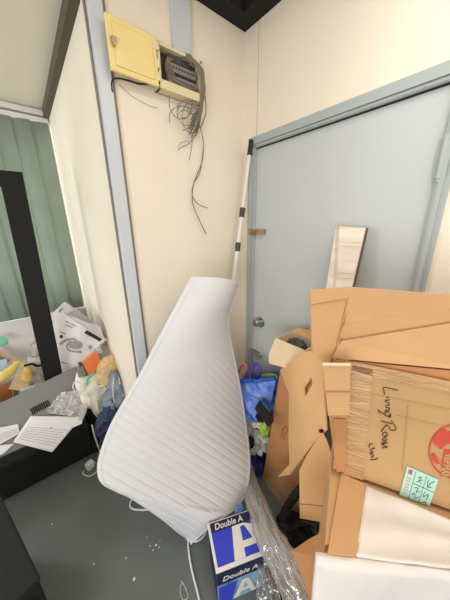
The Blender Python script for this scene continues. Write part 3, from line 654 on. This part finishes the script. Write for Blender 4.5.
tag(MB().hexa(aX(256, 407, BX-.09), V((0, -.11, -.06)), V((-.02, -.0, .0)), V((0, -.035, .075))).build('black_case', 'blackf', bevel=.012), 'black padded case lying in front of the blue bag', 'case')
def pile(cx, cy, X, ry, rz, rx, m, nm, lab, seed, cat='cloth', amp=.3):
    tag(blob(aX(cx, cy, X), rx, ry, rz, amp, 2.4, seed, 5, False).build(nm, m, smooth=True), lab, cat)
pile(254, 434, -.16, .14, .12, .10, 'clothw', 'patterned_cloth', 'white grey patterned cloth heaped under the blue bag', 31)
pile(265, 427, -.165, .03, .085, .04, 'lime', 'lime_cloth', 'lime green cloth beside the tall brown carton', 32)
pile(252, 417, -.17, .10, .035, .05, 'bagw', 'cream_cloth', 'cream cloth folded right under the blue bag', 36)
pile(251, 442, -.24, .025, .05, .02, 'blackf', 'black_strap_bundle', 'small black bundle on the patterned cloth by the mat edge', 33, 'bundle')
pile(256, 468, -.17, .12, .16, .08, 'navy', 'navy_cloth', 'navy blue cloth on the floor below the patterned cloth', 34)
pile(260, 418, -.235, .03, .025, .02, 'blackf', 'black_pouch', 'small black pouch between the blue bag and the lime cloth', 35, 'pouch')
# tall brown carton (b) with flaps
tc = thing('tall_carton', (-.15, -.55, 0), 'tall brown carton standing by the door with a pale flap hanging open', 'carton')
TLb, BLb = aX(281, 365, -.2), V((-.21, -.425, 0))
TRb, BRb = V((-.225, -.73, TLb.z)), V((-.235, -.73, 0))
mb = MB(); vs = [mb.b.verts.new(p) for p in (BLb, BRb, TRb, TLb)]; bk_ = [mb.b.verts.new(p) for p in (V((-.07, BLb.y, 0)), V((-.07, -.73, 0)), V((-.07, -.73, TLb.z)), V((-.07, TLb.y, TLb.z)))]
mb.b.faces.new(vs); mb.b.faces.new(bk_[::-1])
for i in range(4): mb.b.faces.new((vs[i], bk_[i], bk_[(i+1) % 4], vs[(i+1) % 4]))
bmesh.ops.recalc_face_normals(mb.b, faces=mb.b.faces[:]); mb.build('carton_body', 'card2', tc, bevel=.002)
nb = (BRb-BLb).cross(TLb-BLb).normalized(); nb = nb if nb.x < 0 else -nb
def onb(x, y, k=.002): return aP(x, y, BLb, nb)+nb*k
MB().tube([onb(x, y) for x, y in ((285.5, 433), (287.5, 431), (288.5, 428), (286.5, 426.5), (284, 428), (282.5, 431), (283.5, 435), (286.5, 437))], .0022, n=5).build('ink_mark', 'inkd', tc)
MB().tube([onb(x, y) for x, y in ((280, 434), (283, 438), (288.5, 440))], .002, n=5).build('ink_mark', 'inkd', tc)
tq = MB()
for i in range(4): tq.poly([onb(269+i*3.2, 464+i*2.2), onb(271.5+i*3.2, 465.8+i*2.2), onb(270.5+i*3.2, 470+i*2.2), onb(268+i*3.2, 468+i*2.2)], .001, n=nb)
tq.build('print_mark', 'carddark', tc)
MB().poly([onb(262, 476), onb(280, 480), onb(297, 500), onb(280, 508)], .001, n=nb).build('tape_strip', 'tape', tc)
Pf, Qf = aX(290, 440, -.30), aX(325, 400, -.40); hf = V((Qf.x-Pf.x, Qf.y-Pf.y, 0)).normalized(); nf = hf.cross(Z); nf = nf if nf.x < 0 else -nf
def onf(x, y, k=0): return aP(x, y, Pf, nf)+nf*k
lean = lambda p: p
main = [onf(303, 352), onf(311, 351), onf(318, 356), onf(323, 363), onf(325, 398), onf(327, 430), onf(322, 434), onf(306, 454), onf(290.5, 474), onf(289, 440), onf(289.5, 394)]
hole = [onf(312, 376.5), onf(313, 384), onf(305.5, 397), onf(304.5, 388)]
fl1 = MB().poly(main, .006, holes=[hole], n=nf); fl1.poly([onf(303, 352), onf(289.5, 394), aX(280.5, 370, -.225)], .006)
fl1.poly([onf(291, 463), onf(290.5, 474.5), aX(277.5, 477, -.31)], .005)
f1 = fl1.build('hanging_flap', 'cardlight', tc); f1['label'] = 'pale flap with a diamond hand hole'
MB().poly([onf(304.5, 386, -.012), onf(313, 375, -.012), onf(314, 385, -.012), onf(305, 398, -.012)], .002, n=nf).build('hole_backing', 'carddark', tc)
Pg = aX(320, 470, -.40); ng = V((-.9, -.30, .0)).normalized()
def ong(x, y, k=0): return aP(x, y, Pg, ng)+ng*k
MB().poly([ong(322.5, 431), ong(327, 440), ong(332, 455), ong(334.5, 472), ong(333, 494), ong(328, 522.5), ong(300, 517.5), ong(299.5, 470), ong(307, 455)], .006, n=ng).build('lower_flap', 'cardlight', tc)['label'] = 'tapering pale flap near the floor'
MB().tube([ong(300, 503, .004), ong(331, 505.5, .004)], .002, n=5).build('crease', 'carddark', tc)
dt = onf(324, 430.5, .006); MB().cyl(dt, dt+nf*.012, .006).build('black_rivet', 'gap', tc)
# small open carton on top of it (a)
sc_ = thing('small_open_carton', TLb+V((.03, -.1, 0)), 'small pale open carton holding a dark bundle, atop the tall brown carton', 'carton')
XA = -.205; a0, a1, a2, a3 = aX(275.5, 338, XA), aX(274, 361, XA), aX(295, 372, XA), aX(309, 343, XA)
zb = TLb.z+.004; za = a0.z
yl, yr = a0.y+.0, -.645
MB().span((XA, yl, zb), (XA+.004, yr, za-.0)).span((XA, yl, zb), (-.075, yl-.004, za)).span((-.079, yl, zb), (-.075, yr, za)).span((XA, yr, zb), (-.075, yr+.004, za)).span((XA, yl, zb), (-.075, yr, zb+.004)).build('carton_body', 'cardin', sc_)
MB().poly([V((XA, yl, za)), V((XA, yr, za)), V((XA-.05, yr-.02, za-.085)), V((XA-.055, yl-.01, za-.125)), V((XA-.04, yl+.006, za-.085))], .004).build('flap', 'cardin', sc_)
MB().poly([V((-.078, yl, za)), V((-.078, yr, za)), V((-.05, yr, za+.05)), V((-.05, yl-.03, za+.02))], .004).build('flap', 'card', sc_)
tag(blob(V((-.14, (yl+yr)/2, za-.045)), .045, .06, .05, .3, 3, 51, 4).build('dark_bundle', 'dark', smooth=True), 'dark bundle stuffed inside the small pale open carton', 'bundle')
# open carton standing on the moving box (c1)
TLc, TR0 = aZ(350, 364, 1.26), aZ(450, 383, 1.26)
ec = (TR0-TLc); ec.z = 0; ec.normalize(); nc = V((ec.y, -ec.x, 0)); nc = nc if nc.x < 0 else -nc
ZB = 1.2615
FB = aP(336, 353, TLc-nc*.035, nc); FB.z = ZB; FT = aP(350, 287, TLc-nc*.035, nc)
RT = FT+ec*.42; hC1 = FT.z
LT = aZ(310, 290, hC1); LB = V((LT.x, LT.y, 0)); lb_ = aP(310, 353, LT, nc)
dn_ = lambda p, z: V((p.x, p.y, z))
c1t = thing('big_open_carton', (FT.x, FT.y, ZB), 'big open carton on top of the moving box, one flap swung out to the left', 'carton')
MB().poly([FT, RT, dn_(RT, ZB), dn_(FT, ZB)], .006, n=nc).build('front_panel', 'card', c1t)
MB().poly([FT-nc*.005-Z*.02, FT-nc*.12-Z*.05, dn_(FT-nc*.12, ZB), dn_(FT-nc*.005, ZB)], .006, n=ec).build('end_panel', 'card', c1t)
MB().poly([RT-nc*.005-Z*.02, RT-nc*.12-Z*.05, dn_(RT-nc*.12, ZB), dn_(RT-nc*.005, ZB)], .006, n=ec).build('end_panel', 'card', c1t)
MB().poly([FT-nc*.12-Z*.05, RT-nc*.12-Z*.05, dn_(RT-nc*.12, ZB), dn_(FT-nc*.12, ZB)], .006, n=nc).build('back_panel', 'card', c1t)
sd = V((LT.x-FT.x, LT.y-FT.y, 0)); nsd = sd.cross(Z).normalized(); nsd = nsd if nsd.y < 0 else -nsd
def onk(x, y, k): return aP(x, y, FT, nc)+nc*k
def ons(x, y, k=0): return aP(x, y, FT, nsd)+nsd*k
MB().poly([ons(310, 290), ons(350, 287), ons(349, 300), ons(340, 330), ons(333, 362), ons(323, 362), ons(312, 351)], .006, n=nsd).build('side_flap', 'card', c1t)
MB().poly([onk(343, 325, .004), onk(470, 301, .004), onk(470, 316.5, .004), onk(337, 338, .004)], .003, n=nc).build('folded_strip', 'card', c1t)
MB().poly([onk(341.5, 339.5, .008), onk(470, 318.5, .008), onk(470, 366, .022), onk(332, 354, .022)], .005).build('inner_flap', 'card', c1t)
MB().poly([onk(333, 355.5, .024), onk(470, 367.5, .024), onk(470, 384, .026), onk(350, 364, .026), onk(334, 362, .026)], .005, n=nc).build('bottom_flap', 'card2', c1t)
for a, b in (((311, 304), (347, 298.5)), ((346, 300), (338, 335)), ((338, 335), (333, 355))): MB().tube([ons(*a, .004), ons(*b, .004)], .0015, n=5).build('crease', 'carddark', c1t)
# narrow carton panels beside the moving box (d)
XD = -.545
nd = V((-.88, -.47, 0)).normalized(); Pd = aX(350, 364, -.54)
def ond(x, y, k=0): return aP(x, y, Pd, nd)+nd*k
fc = thing('narrow_carton', ond(338, 415), 'narrow folded carton squeezed between tall brown carton and taped moving box', 'carton')
MB().poly([ond(322.5, 363), ond(351, 363.5), ond(349, 414), ond(328, 414.5)], .008, n=nd).build('upper_panel', 'card', fc)
MB().poly([ond(325, 389.8, .006), ond(350, 389.8, .006), ond(350, 391, .006), ond(325, 391, .006)], .002, n=nd).build('crease', 'carddark', fc)
MB().tube([ond(322.5, 363.5, .004), ond(351, 364, .004)], .004, n=6).build('top_edge', 'cardin', fc)
MB().poly([ond(328, 416, -.03), ond(349, 417, -.03), ond(346, 480, -.03), ond(337, 480, -.03)], .008, n=nd).build('lower_panel', 'card2', fc)
MB().poly([ond(333, 424, -.022), ond(347, 425, -.022), ond(345, 447, -.022), ond(336, 447, -.022)], .003, n=nd).build('dent', 'carddark', fc)
# moving box (c2)
BLc = aP(342, 472, TLc, nc); hC = TLc.z-BLc.z
mv = thing('moving_box', (TLc.x, TLc.y, BLc.z), 'taped tan moving box marked Living Room with a red globe print', 'carton')
WID, DEP = .55, .17
MB().hexa(V((TLc.x, TLc.y, BLc.z))-ec*.0, ec*WID, -nc*DEP, Z*hC).build('carton_body', 'card3', mv, bevel=.003)
def onc(x, y, k=.0015): return aP(x, y, TLc, nc)+nc*k
MB().poly([onc(352, 364.5), onc(373, 369), onc(363, 480), onc(343, 473)], .001, n=nc).build('tape_strip', 'tape', mv)
MB().poly([onc(353, 361.5), onc(470, 385), onc(470, 397), onc(373, 377), onc(352, 370)], .001, n=nc).build('tape_strip', 'tape', mv)
for i in range(7): MB().tube([onc(351-i*1.2, 371+i*13+(i % 3)*3), onc(371-i*1.1, 376+i*13.5)], .0009, n=4).build('tape_wrinkle', 'cardin', mv)
for a, b in (((372, 376), (470, 396)), ((397, 415), (470, 432)), ((408, 405), (402, 470)), ((371, 382), (362, 474)), ((365, 392), (450, 409))):
    MB().tube([onc(*a, .001), onc(*b, .001)], .0010, n=4).build('board_line', 'bline', mv)
st = [  # handwriting, read downwards
 [(398, 390), (392, 388.5), (383.5, 387), (384, 391), (384.5, 394)],
 [(389, 396.5), (385.5, 397)], [(389.5, 399.5), (385, 400.5), (389.5, 403)],
 [(390, 404.5), (385.5, 405)], [(385, 406.5), (389.5, 408.0), (388, 410), (384.5, 410)],
 [(389.5, 412), (386, 411.5), (384.5, 414), (388, 416), (390.5, 413.5), (389.5, 417), (380.5, 411.5), (378, 409.5), (379.5, 413)],
 [(381, 420.5), (392, 423.5)], [(391, 420), (396, 428), (391, 430), (387, 424.5), (381, 431)],
 [(386, 431.5), (382.5, 433), (384, 436), (387.5, 434.5), (386, 431.5)], [(386.5, 437), (382.5, 438.5), (383.5, 441), (387, 439)],
 [(381, 443), (387.5, 442), (382, 444.5), (387.5, 446.5), (382, 447.5)],
 [(373, 443.5), (369.5, 444), (369, 447)], [(375, 447.5), (370, 449.5), (373, 452), (369.5, 453), (373.5, 455), (371, 457)], [(370, 459), (375, 459), (378, 457.5)]]
hw = MB()
for s_ in st: hw.tube([onc(x, y, .002) for x, y in s_], .0012, n=5, smooth=4)
hw.build('handwriting', 'inkd', mv)
gc = (455, 451); rad = 27.5
circ = lambda r, k=.0018: [onc(gc[0]+r*math.cos(i/40*2*math.pi)*.97, gc[1]+r*math.sin(i/40*2*math.pi), k) for i in range(41)]
ring = MB().poly(circ(rad)[:-1], .001, holes=[circ(rad-1.5)[:-1]], n=nc)
land = [[(433, 440), (437, 432), (443, 428.5), (448, 431), (454, 430), (458, 434), (470, 432), (470, 447), (455, 446), (448, 443), (444, 446), (440, 449), (437, 445), (434, 444)],
        [(431, 454), (434, 452.5), (438, 458), (439.5, 463.5), (436, 463), (432, 460)], [(444, 449), (470, 451), (470, 471), (444, 471), (441, 466)]]
for l in land: ring.poly([onc(x, y, .0018) for x, y in l], .001, n=nc)
ring.build('globe_print', 'red', mv)
text('VERMAN', .021, onc(445, 452.5, .0026), onc(437.5, 476, .0026)-onc(442, 450, .0026), onc(470, 454, .0026)-onc(442, 450, .0026), 'card3', 'print_lettering', mv, 0, .0008)
lq = [onc(407, 465, .003), onc(438, 478.5, .003), onc(429, 505, .003), onc(399, 494, .003)]
lb = MB().poly(lq, .001, n=nc).build('mint_label', 'mint', mv)
uL, vL = lq[1]-lq[0], lq[3]-lq[0]
LQ = lambda u, v, k=.0008: lq[0]+uL*u+vL*v+nc*k
ib = MB()
for (u0_, v0_, u1_, v1_) in ((.3, .42, .98, .435), (.30, .05, .31, .95), (.64, .05, .65, .95)): ib.poly([LQ(u0_, v0_), LQ(u1_, v0_), LQ(u1_, v1_), LQ(u0_, v1_)], .0006, n=nc)
for a in ([(.4, .2), (.5, .14), (.46, .28), (.56, .2)], [(.4, .34), (.5, .3), (.56, .36)], [(.72, .12), (.76, .34), (.82, .2), (.9, .1)], [(.74, .36), (.9, .3)], [(.38, .56), (.5, .5), (.48, .66), (.6, .56)], [(.36, .8), (.46, .72), (.5, .86), (.6, .76)], [(.74, .52), (.72, .7), (.86, .56), (.84, .74)], [(.74, .9), (.84, .82), (.9, .92)]):
    ib.tube([LQ(u, v) for u, v in a], .0008, n=4)
sub(ib, 'label_ink', 'inkd', lb)
sub(MB().poly([LQ(.08, .06), LQ(.2, .06), LQ(.2, .2), LQ(.08, .2)], .0006, n=nc), 'red_square', 'labelred', lb)
rb = MB()
for i in range(6): rb.poly([LQ(.08, .32+i*.1), LQ(.22, .32+i*.1), LQ(.22, .36+i*.1), LQ(.08, .36+i*.1)], .0006, n=nc)
sub(rb, 'label_print', 'rose', lb)
# foam lined carton (c3) under the moving box
zt3 = BLc.z-.004
A3 = aZ(328, 552, zt3); B3 = aZ(340.5, 474.5, zt3); R3 = aZ(450, 521, zt3)
fo = thing('foam_lined_carton', (A3.x, A3.y, 0), 'open carton packed with white foam sheets in the lower right corner', 'carton')
e3 = (R3-B3); e3.z = 0; e3.normalize()
A4 = aZ(450, 566, zt3); bdep = .17
back0, back1 = TLc-nc*DEP, TLc+ec*WID-nc*DEP
f0, f1_ = aZ(316, 555, zt3-.01), aZ(462, 571, zt3-.01)
e4 = (f1_-f0); e4.z = 0; n4 = V((e4.y, -e4.x, 0)).normalized(); n4 = n4 if n4.x < 0 else -n4
fp = [A3-n4*.02, f1_+e4*.12-n4*.02, dn_(back1, zt3), dn_(back0, zt3)]
def prism3(pts, z0, z1, m, nm, par, **k):
    mb = MB(); lo = [mb.b.verts.new(V((p.x, p.y, z0))) for p in pts]; hi = [mb.b.verts.new(V((p.x, p.y, z1))) for p in pts]; n = len(pts)
    mb.b.faces.new(lo[::-1]); mb.b.faces.new(hi)
    for i in range(n): mb.b.faces.new((lo[i], lo[(i+1) % n], hi[(i+1) % n], hi[i]))
    bmesh.ops.recalc_face_normals(mb.b, faces=mb.b.faces[:]); return mb.build(nm, m, par, **k)
prism3(fp, 0, zt3-.010, 'card', 'carton_body', fo, bevel=.002)
t3 = lambda x, y, k=0: aZ(x, y, zt3-.004+k)
MB().poly([t3(341, 473.5), t3(367, 485.5), t3(357, 556.5), t3(327.5, 553.5)], .006, n=Z).build('top_flap', 'card', fo)
Q = [t3(366, 486.5, .0), t3(474, 533, .0), t3(474, 574, .0), t3(356, 556, .0)]
def foamf(u, v):
    p = Q[0]*(1-u)*(1-v)+Q[1]*u*(1-v)+Q[2]*u*v+Q[3]*(1-u)*v
    return p+Z*(.006+.007*math.sin(v*12+u*3)*(.3+.7*u)+.003*noise.noise(p*20))
MB().grid(foamf, 30, 24, .006).build('foam_sheet', 'foam', fo, smooth=True)
# foam slab standing in front
fs = thing('foam_slab', (f0.x, f0.y, 0), 'white foam slab standing in front of the foam lined carton', 'foam slab')
def slabf(u, v):
    p = f0+e4*u; z = zt3-.006-v*(zt3-.01)
    return V((p.x, p.y, z))+n4*(.012+.01*math.sin(u*6+v*5)*min(1, v*4)+.004*noise.noise(V((u*9, v*9, 2)))+.03*v)
MB().grid(slabf, 30, 30, .016).build('foam_body', 'foam', fs, smooth=True)
# orange tinted side flap of c3
MB().poly([aZ(328, 529.5, zt3-.02), aZ(329, 553, zt3-.03), aZ(315.5, 556, zt3-.08), aZ(318, 612, zt3-.22), aZ(313, 612, zt3-.26), aZ(306, 585, zt3-.24), aZ(292.5, 551, zt3-.20), aZ(310, 539, zt3-.12)], .006).build('side_flap', 'card2', fo)
# plank-like long board leaning on the door
wp = thing('long_board', (-.06, -.72, .9), 'long pale marbled board leaning upright against the grey door', 'board')
a, b = aX(341, 226.5, -.035), aX(366, 228, -.035); c, dd = aX(352.5, 287, -.065), aX(336.5, 287, -.065)
bot = lambda p, q: p+(q-p)*((p.z-TLb.z-.006)/(p.z-q.z))
MB().poly([a, b, bot(b, c), bot(a, dd)], .010).build('board_face', 'plank', wp)
a2, d2_ = aX(336.5, 225, -.02), aX(326.5, 288, -.06)
MB().poly([a2, a+V((-.006, 0, .004)), bot(a, dd)+V((-.006, 0, 0)), bot(a2, d2_)], .006).build('board_side', 'plank', wp)
MB().tube([b+V((.004, -.004, 0)), bot(b, c)+V((.004, -.003, 0))], .004, n=6).build('board_edge', 'plankdark', wp)
gl = MB()
for s_ in (.24, .31, .76, .84): gl.tube([a+(dd-a)*s_+V((-.009, 0, 0)), (b+(c-b)*s_+V((-.009, 0, 0)))], .0009, n=4)
gl.build('groove', 'groove', wp)
# black bag with a hoop handle
hb = thing('black_bag', (-.36, -.66, 0), 'black bag with a stiff curved handle on the floor below the pale flaps', 'bag')
XH = -.345
hp = [aX(x, y, XH) for x, y in ((277.5, 541), (279, 530), (282, 520), (287, 508), (294, 497), (302, 488))]
MB().tube(hp, .021, n=10).build('handle', 'blackf', hb, smooth=True)
blob(V((-.33, -.76, .07)), .085, .11, .075, .25, 2, 41, 5).build('bag_body', 'blackf', hb, smooth=True)
MB().tube([aX(x, y, XH-.02) for x, y in ((283, 540), (292, 528), (304, 522), (318, 527))], .012, n=8).build('rim', 'wireb', hb, smooth=True)

# ================================================================== LIGHT
wd = bpy.data.worlds.new('world'); scn.world = wd; wd.use_nodes = True
bg = wd.node_tree.nodes['Background']; bg.inputs[0].default_value = (1.0, .97, .92, 1); bg.inputs[1].default_value = WORLD_S
def area(name, loc, rot, sx, sy, en, col):
    l = bpy.data.lights.new(name, 'AREA'); l.shape = 'RECTANGLE'; l.size = sx; l.size_y = sy; l.energy = en; l.color = col
    o = bpy.data.objects.new(name, l); COL.objects.link(o); o.location = loc; o.rotation_euler = rot; return o
area('ceiling_lamp', (-.6, -1.5, 2.63), (0, 0, 0), .6, 1.2, LAMP, (1, .95, .87))
area('daylight', (-2.7, 2.0, 1.75), (math.radians(-90), 0, math.radians(25)), 1.6, 1.6, DAY, (.93, .97, 1))
area('rear_fill', (-3.3, -2.2, 1.05), (math.radians(90), 0, math.radians(-58)), 1.8, 1.5, REAR, (.97, .98, 1))  # unseen fill light added behind the camera to brighten lower walls and left faces
vs_ = scn.view_settings; scn.display_settings.display_device = 'sRGB'
vs_.view_transform = 'Standard'; vs_.look = 'None'; vs_.exposure = .06; vs_.gamma = 1; vs_.use_curve_mapping = False
